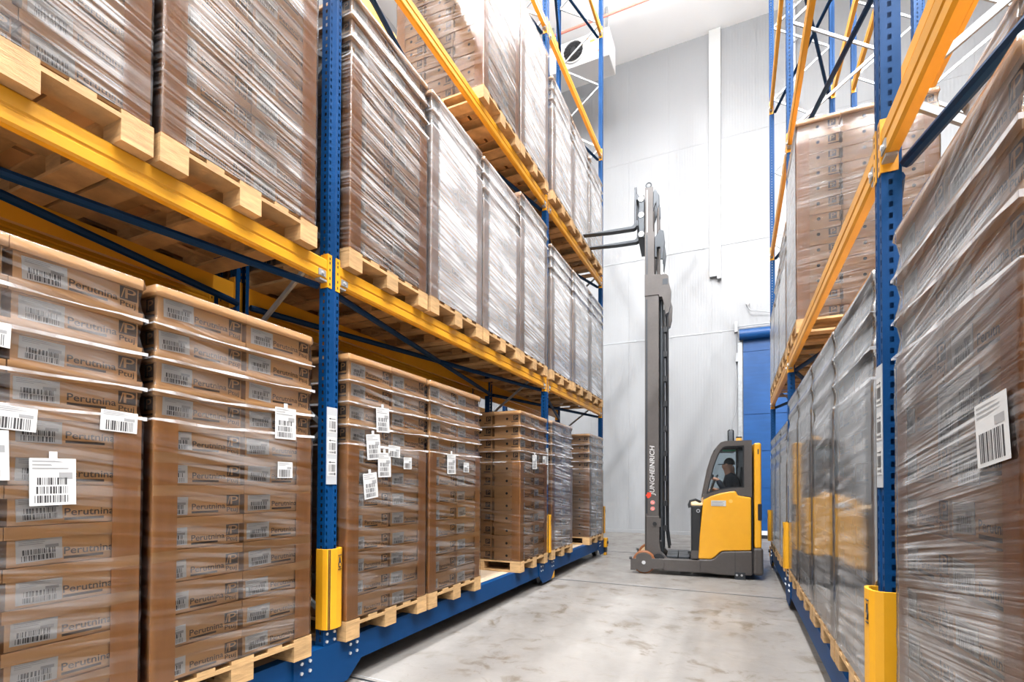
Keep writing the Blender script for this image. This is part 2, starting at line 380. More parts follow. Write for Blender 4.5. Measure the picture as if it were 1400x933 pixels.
# blue roller door in the back wall
d = empty('door_1', (0, YW, 0)); d['kind'] = 'structure'
for k, (z0, z1) in enumerate(((.22, 1.45), (1.45, 2.49), (2.49, 3.52), (3.52, 5.30), (5.30, 5.62))):
    q = MB(); q.box(.04, 3.1, -.06, -.04, z0, z1-.03, 'doorblue'); q.box(.04, 3.1, -.075, -.035, z1-.03, z1, 'doorblue'); obj('curtain_panel', q, d)
q = MB(); q.tube([(-.06, -.16, 5.74), (3.2, -.16, 5.74)], .15, 'doorblue', 20); obj('roller_cover', q, d)
for x in (-.04, 3.14):
    q = MB(); q.box(x-.06, x+.06, -.1, 0, 0, 5.55, 'galv'); obj('guide_rail', q, d, bevel=.006)
q = MB(); q.box(.03, 3.1, -.08, -.02, .10, .22, 'white'); q.box(.03, 3.1, -.085, -.02, 0, .10, 'dark'); obj('bottom_edge', q, d)
q = MB(); q.tube([(-.13, -.1, 6.0), (3.0, -.1, 6.02)], .018, 'seam', 8); q.box(-.18, -.10, -.14, 0, 5.85, 6.15, 'seam'); q.box(-.15, -.09, -.12, 0, 5.0, 5.25, 'seam')
obj('sensor_bar', q, d)
e = empty('pull_cord_switch', (-.29, YW, 2.7), 0, 'clear plastic pull switch on a thin grey cord beside blue door', 'switch')
q = MB(); q.tube([(.15, -.08, 3.3), (.12, -.09, 2.4), (.16, -.09, 1.6), (.13, -.09, .9), (.03, -.10, .6), (0, -.12, .36)], .010, 'seam', 6); obj('cord', q, e)
q = MB(); q.tube([(0, -.12, 0), (0, -.12, .34), (0, -.12, .37)], [.085, .085, .05], 'clear', 14); obj('bulb', q, e)
q = MB(); q.tube([(.16, -.05, 6.64), (.17, -.09, 6.5), (.24, -.09, 6.4), (.72, -.06, 6.3), (1.6, -.05, 6.3)], .014, 'seam', 6); q.disc((.16, -.06, 6.64), .05, 'y', 'seam', 10, .06)
tag(obj('cable', q, None, (0, YW-.05, 0)), 'thin grey cable on the back wall above the blue door', 'cable')
e = empty('cable_conduit', (1.35, YW, 9.5), 0, 'white vertical conduit on back wall behind the right rack', 'conduit')
q = MB(); q.tube([(0, -.05, 0), (0, -.05, 5.3)], .035, 'white', 8); obj('pipe', q, e)
for z in (.4, 2.4, 4.2):
    q = MB(); q.tube([(-.16, -.04, z+.1), (-.1, -.08, z+.02), (0, -.1, z), (.12, -.05, z+.15)], .016, 'seam', 6); obj('clip', q, e)

# ------------------------------------------------------------------ pallet racks
def post_mesh(z0, z1):
    mb = MB(); hw, dp, gr = .055, .075, .008
    # front strips: edge | hole column | groove | hole column | edge
    def strip(p, q_, a=z0, b_=z1): mb.face([(p[0], p[1], a), (q_[0], q_[1], a), (q_[0], q_[1], b_), (p[0], p[1], b_)], 'blue')
    pts = [(-dp, -hw), (-dp*.55, -hw), (-dp*.35, -hw), (0, -hw), (0, -.046), (0, -.034), (0, -.022), (-gr, -.017), (-gr, .017), (0, .022), (0, .034), (0, .046), (0, hw), (-dp*.35, hw), (-dp*.55, hw), (-dp, hw)]
    holes = {(1, 2), (4, 5), (10, 11), (13, 14)}
    for j in range(len(pts)-1):
        if (j, j+1) in holes:
            z = z0; pit = .05
            while z < z1-.06:
                strip(pts[j], pts[j+1], z, z+.026); z += pit
            strip(pts[j], pts[j+1], z, z1)
        else: strip(pts[j], pts[j+1])
    # back lips and inner web
    strip((-dp, hw), (-dp, hw-.03)); strip((-dp, -hw+.03), (-dp, -hw))
    return mb.mesh('post')
POST = post_mesh(BT+.002, 12.6)
def beam_mesh(L):
    mb = MB()
    prof = [(-.05, -BH), (-.012, -BH), (0, -BH+.012), (0, -.088), (-.007, -.080), (-.007, -.074), (0, -.066), (0, -.008), (-.006, 0), (-.05, 0)]
    mb.prism(prof, 0, L, 'y', 'yellow'); return mb.mesh('beam')
def conn_mesh(sg):
    mb = MB(); e = 0
    mb.box(0, .005, min(e, -sg*.036), max(e, -sg*.036), -.195, .045, 'yellow')
    mb.box(-.062, .005, min(0, sg*.005), max(0, sg*.005), -.195, .045, 'yellow')
    for z in (.018, -.012, -.062, -.122, -.165):
        a, b_ = sorted((-sg*.012, -sg*.022)); mb.box(.005, .0058, a, b_, z-.013, z+.006, 'dark')
    return mb.mesh('connector')
def clip_mesh(sg):
    mb = MB(); a, b_ = sorted((sg*.02, sg*.085)); mb.box(0, .006, a, b_, -.132, -.088, 'galv'); mb.disc((.006, sg*.05, -.11), .011, 'x', 'bolt', 8, .008)
    a, b_ = sorted((sg*.004, sg*.07)); mb.box(-.045, 0, a, b_, -.16, -.147, 'galv')
    return mb.mesh('safety_clip')
CONN = {s: conn_mesh(s) for s in (1, -1)}; CLIP = {s: clip_mesh(s) for s in (1, -1)}
def guard_mesh():
    mb = MB(); out = [(-.055, -.078), (.01, -.082), (.04, -.072), (.056, -.045), (.062, 0), (.056, .045), (.04, .072), (.01, .082), (-.055, .078)]
    inn = [(x*.80-.004 if x > 0 else x, y*.84) for x, y in out]
    mb.prism(out+inn[::-1], .475, 1.035, 'z', 'guard')
    for y in (-.062, -.054):
        mb.box(.045+(.062+y)*.5, .0505+(.062+y)*.5, y-.002, y+.002, .477, 1.033, 'dark')
    for y in (.0,):
        mb.box(.030, .036, -.06, .06, .478, 1.025, 'guard')
    return mb.mesh('post_guard')
def mark_mesh():
    mb = MB(); x = .0635
    mb.box(x-.006, x, .012, .045, .985, .989, 'ink'); mb.box(x-.006, x, .012, .045, .885, .889, 'ink')
    mb.prism([(.018, .90), (.038, .90), (.042, .925), (.034, .945), (.032, .97), (.024, .97), (.022, .945), (.014, .925)], x-.006, x, 'x', 'ink')
    mb.box(x-.003, x+.0005, .022, .034, .908, .930, 'guard'); return mb.mesh('mark')
GUARD, MARK = guard_mesh(), mark_mesh()
def barcode(mb, y0, y1, z0, z1, x, n, mt='ink'):
    y = y0
    while y < y1:
        wd = random.choice((.5, .5, 1, 1.5))*(y1-y0)/n; mb.face([(x, y, z0), (x, min(y+wd, y1), z0), (x, min(y+wd, y1), z1), (x, y, z1)], mt)
        y += wd+random.choice((.5, .8, 1.2))*(y1-y0)/n
def sticker_mesh(dr):
    mb = MB(); mb.box(0, .0015, -.042, .042, -.062, .062, 'paper'); x = .002
    mb.box(.0015, x, -.03, .032, .036, .040, 'ink'); mb.prism([(-dr*.032, .038), (-dr*.014, .046), (-dr*.014, .030)], .0015, x, 'x', 'ink')
    barcode(mb, -.03, .032, -.03, .022, x, 16); barcode(mb, -.03, .02, -.052, -.040, x, 12); mb.box(.0015, x, .024, .034, -.054, -.036, 'ink')
    return mb.mesh('sticker')
def brace_set(root, mirror, x_f, x_r, y, z0=.55, z1=12.4, step=1.35):
    """zigzag bracing of one upright frame"""
    z = z0; side = 0; xs = (x_f, x_r)
    while z < z1:
        zn = min(z+step/2, z1+.3)
        q = MB(); q.bar((xs[side], y, z), (xs[1-side], y, zn), .032, .022, 'galv'); obj('brace', q, root)
        z = zn; side = 1-side
def base_plate(mirror):
    mb = MB(); mb.prism([(-.32, .352), (-.32, .17), (-.17, .045), (.17, .045), (.32, .17), (.32, .352)], 0, .012, 'x', 'blue'); return mb
def make_rack(root, dx, ys, arrow, plates=True):
    """root local frame: x = 0 is the aisle face, the rack reaches away along dx; ys are upright positions"""
    flip = 0 if dx < 0 else math.pi            # meshes are made for a face looking to +x
    cols = [(0, 0), (1.03, 1), (1.28, 0), (2.31, 1)]
    def P(depth): return dx*depth
    for yi in ys:
        for dpt, rear in cols:
            obj('post', POST, root, (P(dpt+(0 if rear else 0)), yi, 0), (0, 0, flip+(math.pi if rear else 0)))
        brace_set(root, dx, P(.06), P(.97), yi); brace_set(root, dx, P(1.34), P(2.25), yi)
        for zz in (1.6, 4.4, 7.2, 10): pass
        # base cross member, shoe, plate with bolts, wheel carriage
        q = MB(); a, b_ = sorted((P(.09), P(2.24))); q.box(a, b_, yi-.09, yi+.09, BB-.03, BT-.03, 'blue'); obj('base_cross_beam', q, root)
        for dpt, sg in ((0, 1), (2.31, -1)):
            rot = flip+(0 if sg > 0 else math.pi)
            pl = obj('splice_plate', base_plate(1), root, (P(dpt), yi, 0), (0, 0, rot))
            q = MB(); q.disc((.012, 0, 0), .012, 'x', 'bolt', 8, .010); bm = q.mesh('bolt')
            for yy in (-.26, -.19, .19, .26):
                for zz in (.30, .235): obj('bolt', bm, pl, (0, yy, zz))
            sh = MB(); sh.box(0, .006, -.062, .062, BT, BT+.115, 'blue'); so = obj('shoe_plate', sh, root, (P(dpt), yi, 0), (0, 0, rot))
            q = MB(); q.disc((.006, 0, 0), .011, 'x', 'bolt', 8, .009); bm = q.mesh('bolt')
            for yy in (-.035, .035):
                for zz in (BT+.03, BT+.085): obj('bolt', bm, so, (0, yy, zz))
            q = MB(); a, b_ = sorted((P(dpt)-dx*sg*(-.05), P(dpt)+dx*sg*.10))
            q.tube([(P(dpt)+dx*sg*.12, yi-.0, .11), (P(dpt)+dx*sg*.2, yi-.0, .11)], .11, 'tblack2', 16); obj('rail_wheel', q, root)
        if plates:
            g = obj('post_guard', GUARD, root, (0, yi, 0), (0, 0, flip)); g['label'] = 'yellow plastic post guard'
            obj('mark', MARK, g)
            q = MB(); q.box(.0005, .003, -.05, .05, 1.49, 2.04, 'seam'); lp = obj('location_plate', q, root, (0, yi, 0), (0, 0, flip))
            sm = sticker_mesh(arrow)
            for zz in (1.92, 1.765, 1.61): obj('sticker', sm, lp, (.003, 0, zz))
    for (ya, yb) in zip(ys[:-1], ys[1:]):
        L = yb-ya-.11; bm = beam_mesh(L); ym = (ya+yb)/2
        for z in LV:
            for dpt, rear in cols:
                rot = flip+(math.pi if rear else 0)
                s = 1 if abs(math.cos(rot)-1) < .1 else -1
                bo = obj('beam', bm, root, (P(dpt), ym-s*L/2, z), (0, 0, rot))
                for sg, yy in ((1, 0), (-1, L)):
                    obj('connector', CONN[sg], bo, (0, yy, 0))
                    if dpt == 0: obj('safety_clip', CLIP[sg], bo, (0, yy, 0))
            for x0, x1 in ((.09, .94),):
                for k in (0, 1):
                    q = MB(); q.tube([(P(x0 if k else x1), ya+.06, z-.17), (P(x1 if k else x0), yb-.06, z-.17)], .026, 'navy', 8)
                    obj('tie_bar', q, root)
        for dpt, sg in ((0, 1), (1.03, -1), (1.28, 1), (2.31, -1)):
            q = MB(); a, b_ = sorted((P(dpt), P(dpt)+dx*sg*.08)); q.box(a, b_, ya+.02, yb-.02, BB, BT, 'blue'); obj('base_beam', q, root)
        # deck boards between the base beams
        nb = 4
        for k in range(nb):
            q = MB(); a, b_ = sorted((P(.081), P(.949))); w_ = (yb-ya-.16)/nb; y0 = ya+.08+k*w_
            q.box(a, b_, y0+.004, y0+w_-.004, BT-.03, BT-.002, 'deck'); obj('deck_board', q, root)
rackL = empty('mobile_pallet_rack', (FX, 0, 0), 0, 'blue and yellow pallet rack filling the left side of the aisle', 'rack')
make_rack(rackL, -1, [Y0, Y1, Y2, Y3], 1)
rackR = empty('mobile_pallet_rack', (RX(YR1), YR1, 0), RA, 'blue and yellow pallet rack along the right side of the aisle', 'rack')
yr = [(y-YR1)/math.cos(RA) for y in (YR1-4.3, YR1, YR2, YR3)]
make_rack(rackR, 1, yr, -1)
for root, dx, y in ((rackL, -1, Y3+.16), (rackR, 1, yr[3]+.16)):
    q = MB(); q.box(-.02, .07, y-.07, y+.07, .17, .36, 'guard'); q.box(-.01, .06, y-.05, y+.05, .06, .17, 'tblack'); q.box(.0, .05, y-.05, y+.07, .0, .06, 'guard')
    s = obj('safety_sensor', q, root, bevel=.006)
    q = MB(); q.tube([((.07 if dx < 0 else -.02), y, .27), ((.09 if dx < 0 else -.04), y, .27)], .03, 'tblack', 12); obj('lens', q, s)
q = MB(); q.prism([(Y2+.30, .17), (Y2+.32, .17), (Y2+.32, .05), (Y2+.19, .05)], .0, .010, 'x', 'guard'); obj('warning_wedge', q, rackL)

# ------------------------------------------------------------------ pallets and wrapped loads
PD, PWD = 1.2, 1.0
def pallet_parts():
    parts = []
    def add(nm, x0, x1, y0, y1, z0, z1): parts.append((nm, (x0, x1, y0, y1, z0, z1)))
    for k, (c, w_) in enumerate(((-.43, .14), (-.215, .10), (0, .14), (.215, .10), (.43, .14))): add('top_board', -PD, 0, c-w_/2, c+w_/2, .122, .144)
    for x in (0, -PD/2+.072, -PD+.145): add('cross_board', x-.145, x, -.5, .5, .100, .122)
    for x in (-.0725, -PD/2, -PD+.0725):
        for y in (-.43, 0, .43): add('block', x-.0725, x+.0725, y-.07, y+.07, .022, .100)
    for y in (-.43, 0, .43): add('bottom_board', -PD, 0, y-.07 if y else -.07, y+.07 if y else .07, 0, .022)
    return parts
_pm = {}
def pallet(label, loc, rz):
    e = empty('pallet', loc, rz, label, 'pallet', 'wooden pallets under the loads')
    for nm, b_ in pallet_parts():
        size = tuple(round(b_[i+1]-b_[i], 3) for i in (0, 2, 4))
        if (nm, size) not in _pm:
            q = MB(); q.box(-size[0]/2, size[0]/2, -size[1]/2, size[1]/2, -size[2]/2, size[2]/2, 'wood'); _pm[nm, size] = q.mesh(nm)
        obj(nm, _pm[nm, size], e, ((b_[0]+b_[1])/2, (b_[2]+b_[3])/2, (b_[4]+b_[5])/2), (0, 0, random.uniform(-.004, .004) if 'top' in nm else 0))
    return e
CW, CD = .484, .394            # carton: width along the aisle, depth
LIP = .014
def carton_mesh(lh):
    mb = MB(); h = lh-.002
    mb.box(-CD/2+LIP, CD/2-LIP, -CW/2+LIP, CW/2-LIP, 0, h*.70, 'carton'); mb.box(-CD/2, CD/2, -CW/2, CW/2, h*.68, h, 'carton')
    return mb.mesh('carton')
def logo(mb, y0, y1, z0, z1, x):
    mb.box(x, x+.0006, y0, y1, z0, z1, 'print')
    w_ = y1-y0; h = z1-z0; xx = x+.0012
    put_text(mb, 'P', lambda u, v: (xx, y0+w_*(.30+.62*u), z0+h*(.12+.78*v)), 'carton', offset=.0)
    mb.face([(xx, y0+w_*.06, z0+h*.1), (xx, y0+w_*.12, z0+h*.1), (xx, y0+w_*.30, z1-h*.1), (xx, y0+w_*.22, z1-h*.1)], 'carton')
def print_mesh(lh):
    mb = MB(); x = CD/2-LIP+.0008; hh = lh*.68
    put_text(mb, 'Perutnina', lambda u, v: (x, -.045+.185*u, hh*(.30+.28*v)), 'print', offset=.012)
    mb.box(x-.0005, x, -.045, .10, hh*.13, hh*.23, 'print')
    logo(mb, .148, .222, hh*.42, hh*.96, x)
    put_text(mb, 'Ptuj', lambda u, v: (x, .150+.066*u, hh*(.06+.30*v)), 'print', offset=.012)
    return mb.mesh('lettering')
def side_print_mesh(lh, sd):
    """print on the side carton: hand hole and emblem, on the face looking along sd*y"""
    mb = MB(); hh = lh*.68; y = sd*(CW/2-LIP+.0012); yb = sd*(CW/2-LIP+.0022)
    mb.tube([(0, y-sd*.001, hh*.55), (0, y, hh*.55)], .017, 'dark', 10)
    x0, x1 = (.09, .16) if sd < 0 else (-.16, -.09)
    mb.face([(x0, y, hh*.35), (x1, y, hh*.35), (x1, y, hh*.95), (x0, y, hh*.95)], 'print')
    s = 1 if sd < 0 else -1
    put_text(mb, 'P', lambda u, v: ((x0 if s > 0 else x1)+s*.07*(.25+.6*u), yb, hh*(.42+.45*v)), 'carton')
    mb.face([(x0-.03, y, hh*.12), (x1, y, hh*.12), (x1, y, hh*.22), (x0-.03, y, hh*.22)], 'print')
    return mb.mesh('lettering')
def label_mesh(w_, h, rows_):
    mb = MB(); mb.box(0, .0012, -w_/2, w_/2, -h/2, h/2, 'paper'); x = .0017
    for k in range(3):
        z = h/2-h*.08-k*h*.075; mb.face([(x, -w_*.44, z), (x, w_*random.uniform(-.1, .4), z), (x, w_*random.uniform(-.1, .4), z+h*.028), (x, -w_*.44, z+h*.028)], 'greyink')
    rh = h*.46/rows_
    for k in range(rows_):
        z = -h*.44+k*(rh+h*.035); barcode(mb, -w_*random.uniform(.34, .42), w_*random.uniform(.30, .42), z, z+rh, x, 24)
    mb.face([(x, w_*.12, h*.06), (x, w_*.42, h*.06), (x, w_*.42, h*.2), (x, w_*.12, h*.2)], 'greyink')
    return mb.mesh('label')
LABELS = [label_mesh(.150, .092, 2) for _ in range(3)]
DOCS = {'tall': label_mesh(.155, .195, 3), 'wide': label_mesh(.150, .095, 1), 'square': label_mesh(.11, .10, 1), 'big': label_mesh(.17, .165, 1), 'small': label_mesh(.14, .12, 2)}
_cm, _prm, _spm, _fm, _bm = {}, {}, {}, {}, {}
def film_mesh(layers, lh, smooth_to, matn, var):
    rs = random.Random(var*13+layers); mb = MB(); i = mb.mi(matn)
    ex, ey = .597, .487; rc = .012; rings = []
    H = layers*lh
    def ring(off, z):
        pts = []
        for cx, cy, a0 in ((1, 1, 0), (-1, 1, 90), (-1, -1, 180), (1, -1, 270)):
            ox, oy = cx*(ex-rc+off)-.6, cy*(ey-rc+off); c0, s0 = math.cos(R(a0)), math.sin(R(a0))
            pts.append((ox+c0*rc+s0*.015, oy+s0*rc-c0*.015, z))
            for da in (0, 45, 90):
                a = R(a0+da); pts.append((ox+math.cos(a)*rc, oy+math.sin(a)*rc, z))
            pts.append((ox-s0*rc-c0*.015, oy+c0*rc-s0*.015, z))
        return pts
    z = .004
    for k in range(layers):
        if k < smooth_to:
            for t in (0, .35, .7): rings.append(ring(.010+rs.uniform(-.001, .002), k*lh+t*lh+.004))
        else:
            rings.append(ring(.001, k*lh+.012)); rings.append(ring(-.007+rs.uniform(0, .003), k*lh+lh*.36)); rings.append(ring(.002, k*lh+lh*.66))
            rings.append(ring(.010+rs.uniform(0, .004), k*lh+lh*.74)); rings.append(ring(.006, (k+1)*lh-.004))
    rings.append(ring(-.004, H+.003)); rings.append(ring(-.06, H+.004))
    k0 = len(mb.v)
    for r_ in rings: mb.v += r_
    for a in range(len(rings)-1):
        for g in range(20):
            g2 = (g+1) % 20; mb.f.append((k0+a*20+g, k0+a*20+g2, k0+(a+1)*20+g2, k0+(a+1)*20+g)); mb.m.append(i)
    return mb.mesh('stretch_wrap', True)
def glint_mesh(var):  # thin white strips painting a highlight along a film ridge
    rs = random.Random(var); mb = MB(); ex, ey, off = .597, .487, .0155; pts = []
    cn = [(ex+off-.6, -ey-off), (ex+off-.6, ey+off), (-ex-off-.6, ey+off), (-ex-off-.6, -ey-off)]
    for a in range(4):
        p0, p1 = cn[a], cn[(a+1) % 4]
        for t in range(8):
            f = t/8; pts.append((p0[0]+(p1[0]-p0[0])*f, p0[1]+(p1[1]-p0[1])*f, rs.uniform(-.004, .004)-.006*math.sin(f*math.pi)))
    pts.append(pts[0]); i = mb.mi('glint'); hs = [rs.uniform(.002, .009) for _ in pts[:-1]]; hs.append(hs[0])
    for a in range(len(pts)-1):
        (x0, y0, z0), (x1, y1, z1) = pts[a], pts[a+1]
        mb.face([(x0, y0, z0-hs[a]), (x1, y1, z1-hs[a+1]), (x1, y1, z1+hs[a+1]), (x0, y0, z0+hs[a])], 'glint')
    return mb.mesh('film_glint')
GLINTS = [glint_mesh(k) for k in range(4)]
def corner_mesh(h, sx, sy):
    mb = MB(); t = .003; wd = .115; x0 = .5955*sx-.6; y0 = .4855*sy
    a, b_ = sorted((x0, x0+sx*t)); c, d_ = sorted((y0, y0-sy*wd)); mb.box(a, b_, c, d_, .003, h, 'board')
    a, b_ = sorted((x0, x0-sx*wd)); c, d_ = sorted((y0, y0+sy*t)); mb.box(a, b_, c, d_, .003, h, 'board')
    return mb.mesh('corner_board')
def load(label, loc, rz, layers=12, lh=.163, filmn='film_mid', side=0, detail=True, boards=None, var=0, docs=(), rowsn=3):
    """a wrapped stack of cartons; local +x is the face toward the aisle, origin at front centre of pallet top"""
    e = empty('wrapped_carton_stack', loc, rz, label, 'carton stack', 'stretch-wrapped carton stacks on the racks')
    lh = round(lh, 4); rs = random.Random(var*7+3)
    if lh not in _cm: _cm[lh] = carton_mesh(lh); _prm[lh] = print_mesh(lh); _spm[lh] = {s: side_print_mesh(lh, s) for s in (-1, 1)}
    if boards is None: boards = layers-4
    for k in range(layers):
        for i in range(rowsn):
            for s in (-1, 1):
                x = -.2-.4*i+rs.uniform(-.002, .002); y = s*.2435+rs.uniform(-.0015, .0015)
                c = obj('carton', _cm[lh], e, (x, y, k*lh+.001), (0, 0, rs.uniform(-.003, .003)))
                if i == 0 and detail:
                    obj('lettering', _prm[lh], c)
                    obj('label', rs.choice(LABELS), c, (CD/2-LIP+.001, -.135+rs.uniform(-.012, .012), lh*.36+rs.uniform(-.006, .006)), (rs.uniform(-.05, .05), 0, 0))
                if side == s: obj('lettering', _spm[lh][s], c)
    if boards > 0:
        for sx in (1, -1):
            for sy in (1, -1):
                if (boards, lh, sx, sy) not in _bm: _bm[boards, lh, sx, sy] = corner_mesh(boards*lh, sx, sy)
                obj('corner_board', _bm[boards, lh, sx, sy], e)
    key = (layers, lh, boards, filmn, var % 3)
    if key not in _fm: _fm[key] = film_mesh(layers, lh, max(boards, 0), filmn, var % 3)
    wr = obj('stretch_wrap', _fm[key], e); wr['label'] = 'clear stretch film wrapped around the cartons'
    if detail:
        for k in range(max(boards, 0), layers-1): obj('film_glint', GLINTS[(k+var) % 4], e, (0, 0, k*lh+lh*.80))
        if boards > 0: obj('film_glint', GLINTS[var % 4], e, (0, 0, boards*lh-.01))
    for kind, y, z, rot, *und in docs:
        o = obj('document_label', DOCS[kind], e, (.0035 if und else .0125, y, z), (rot, 0, 0)); o['label'] = 'white barcode sheet under the film' if und else 'white barcode sheet stuck outside the film'
        if kind == 'tall' and not und:
            q = MB(); q.box(0, .001, -.014, .014, 0, .03, 'paper'); obj('tape', q, o, (0, 0, .096))
    return e
def place(lab, plab, side_r, y, lev, depth=0, **kw):
    """side_r False: left rack; True: right rack. depth: 0 front row, 1 back row"""
    z = BT if lev == 0 else LV[lev-1]
    if not side_r:
        x = FX+.07-1.28*depth-(.04 if depth else 0); rz = random.uniform(-.006, .006)
    else:
        x = RX(y)-.015+1.28*depth+(.05 if depth else 0); rz = math.pi+RA+random.uniform(-.004, .004)
    j = random.uniform(-.01, .01) if not side_r else 0
    pallet(plab, (x+j, y, z), rz)
    s = -.008 if not side_r else .008
    return load(lab, (x+j+s, y, z+PH), rz, **kw)
S1 = lambda k: Y1+.055+.53+1.03*k           # slot centres
S2 = lambda k: Y2+.055+.52+1.02*k
W_ = 'wooden pallet under the '
# --- left rack, floor tier
def docs_for(y, z0, items): return [(k, yy-y, zz-z0-BT-PH, r_) for k, yy, zz, r_ in items]
y = .94
place('carton stack cut by the left photo edge, on the floor tier', W_+'carton stack at the left photo edge, floor tier', False, y, 0,
      layers=12, lh=.165, filmn='film_clear', var=1, docs=docs_for(y, 0, [('tall', 1.087, 1.50, .02), ('wide', 1.325, 1.778, -.04), ('tall', .87, 1.60, .03), ('wide', .955, 1.75, -.05), ('wide', .87, 2.07, -.03)]))
y = 1.965
place('carton stack left of the nearest left blue post, on the floor tier', W_+'floor-tier stack just left of the nearest left blue post', False, y, 0,
      layers=12, lh=.165, filmn='film_clear', var=2, side=-1, docs=docs_for(y, 0, [('tall', 2.235, 1.87, .01), ('square', 2.235, 1.58, .0)]))
y = S1(0)
place('carton stack with many hanging barcode sheets, right of nearest left post', W_+'stack with many hanging barcode sheets, floor tier', False, y, 0,
      layers=12, lh=.163, filmn='film_clear', var=3, side=-1, docs=docs_for(y, 0, [('tall', 3.05, 1.78, .10), ('tall', 3.18, 1.645, .03), ('tall', 3.02, 1.48, .12), ('tall', 3.155, 2.0, .05), ('wide', 3.30, 1.76, -.03), ('square', 3.48, 1.67, 0)]))
y = S1(1)
place('second carton stack right of the nearest left post, floor tier', W_+'second floor-tier stack right of the nearest left post', False, y, 0,
      layers=12, lh=.163, filmn='film_clear', var=4, side=-1, docs=docs_for(y, 0, [('tall', 4.18, 1.69, .02), ('square', 4.47, 1.665, 0)]))
y = S1(3)
place('brown carton stack beside the second left post, its near side bare', W_+'brown stack beside the second left post, floor tier', False, y, 0,
      layers=12, lh=.163, filmn='film_clear', var=5, side=-1, docs=docs_for(y, 0, [('tall', y-.03, 1.80, .05), ('square', y+.33, 1.85, 0)]))
place('pale wrapped stack just beyond the second left post, floor tier', W_+'pale floor-tier stack beyond the second left post', False, S2(0), 0, layers=12, lh=.164, filmn='film_mid', var=6, side=-1)
place('carton stack at the far end of the left rack, floor tier', W_+'farthest stack on the left rack, floor tier', False, 9.62, 0, layers=12, lh=.163, filmn='film_mid', var=7, side=-1)
# --- left rack, first shelf
place('wrapped stack at the upper left photo corner, on the first shelf', W_+'stack at the upper left photo corner', False, .95, 1, layers=13, lh=.163, filmn='film_mid', var=8, boards=9)
place('wrapped stack left of the nearest left blue post, on the first shelf', W_+'first-shelf stack left of the nearest left blue post', False, 1.975, 1, layers=13, lh=.163, filmn='film_mid', var=9, side=-1, boards=10)
nm4 = ['first', 'second', 'third', 'fourth']
for k, (ly, bd) in enumerate(((12, 9), (12, 10), (12, 9), (13, 11))):
    place('%s wrapped stack right of the nearest left post, on the first shelf' % nm4[k], W_+'%s first-shelf stack right of the nearest left post' % nm4[k], False, S1(k), 1,
          layers=ly, lh=.161, filmn='film_heavy' if k else 'film_mid', var=10+k, side=-1, boards=bd)
for k in range(3):
    place('%s white wrapped stack beyond the second left post, first shelf' % nm4[k], W_+'%s first-shelf stack beyond the second left post' % nm4[k], False, S2(k)-.06, 1,
          layers=12, lh=.160, filmn='film_heavy', var=14+k, side=-1, boards=9)
# --- left rack, second shelf
for k in (2, 3):
    place('%s stack before the second left post, on the second shelf' % ('brown-sided' if k == 2 else 'white wrapped'), W_+'%s second-shelf stack before the second left post' % ('brown-sided' if k == 2 else 'white'), False, S1(k), 2,
          layers=12, lh=.161, filmn='film_mid' if k == 2 else 'film_heavy', var=18+k, side=-1, boards=12)
for k in range(3):
    place('%s white wrapped stack beyond the second left post, second shelf' % nm4[k], W_+'%s second-shelf stack beyond the second left post' % nm4[k], False, S2(k)-.06, 2,
          layers=11, lh=.160, filmn='film_heavy', var=22+k, side=-1, boards=8)
# --- left rack, back row (first shelf glimpsed between the front loads)
for k, yy in enumerate((.95, 1.975, S1(0), S1(1), S1(2), S1(3))):
    place('%s stack glimpsed in the dark behind the left first shelf, counted from near' % ['first', 'second', 'third', 'fourth', 'fifth', 'sixth'][k],
          W_+'%s stack glimpsed behind the left first shelf' % ['first', 'second', 'third', 'fourth', 'fifth', 'sixth'][k], False, yy, 1, depth=1, layers=12, lh=.163, filmn='film_mid', detail=False, var=30+k)
for k, yy in enumerate((.95, 1.975, S1(0), S1(1), S1(2), S1(3))):  # unseen floor-tier stacks, added to block light from behind
    w_ = ['first', 'second', 'third', 'fourth', 'fifth', 'sixth'][k]
    place('%s unseen stack added behind the left floor tier, counted from near' % w_, W_+'%s unseen added stack behind the left floor tier' % w_, False, yy, 0, depth=1, layers=13, lh=.165, filmn='film_mid', detail=False, var=60+k)
# --- right rack, floor tier
y = 1.96
place('large near wrapped stack filling the right photo edge', W_+'large near stack at the right photo edge', True, y, 0, layers=12, lh=.169, filmn='film_near', var=40, boards=9,
      docs=[('tall', y-1.905, 1.715-BT-PH, -.03, 1), ('big', y-1.60, 1.635-BT-PH, .12), ('small', y-1.765, 1.56-BT-PH, .04, 1), ('small', y-1.76, 1.76-BT-PH, -.02, 1)])
SR = lambda k: YR1+.055+.515+1.025*k
for k in range(4):
    place('%s film-wrapped stack beyond the near right post, floor tier' % nm4[k], W_+'%s floor-tier stack beyond the near right post' % nm4[k], True, SR(k), 0,
          layers=12, lh=.168, filmn='film_mirror', var=42+k, side=1 if k == 0 else 0, boards=(9, 9, 10, 10)[k], detail=k == 0)
SR2 = lambda k: YR2+.055+.52+1.025*k
for k in range(3):
    place('%s stack beyond the second right post, floor tier' % nm4[k], W_+'%s floor-tier stack beyond the second right post' % nm4[k], True, SR2(k), 0,
          layers=11, lh=.164, filmn='film_mirror', var=46+k, detail=False, boards=8)
# --- right rack, first shelf
place('tall brown stack with dotted carton ends on the right first shelf', W_+'tall brown stack on the right first shelf', True, SR(3)+.05, 1, layers=13, lh=.161, filmn='film_mid', var=50, side=1, detail=False, boards=12)
for k in range(3):
    place('%s white stack beyond the second right post, first shelf' % nm4[k], W_+'%s first-shelf stack beyond the second right post' % nm4[k], True, SR2(k), 1,
          layers=10-k, lh=.161, filmn='film_heavy', var=51+k, side=1, detail=False, boards=7)
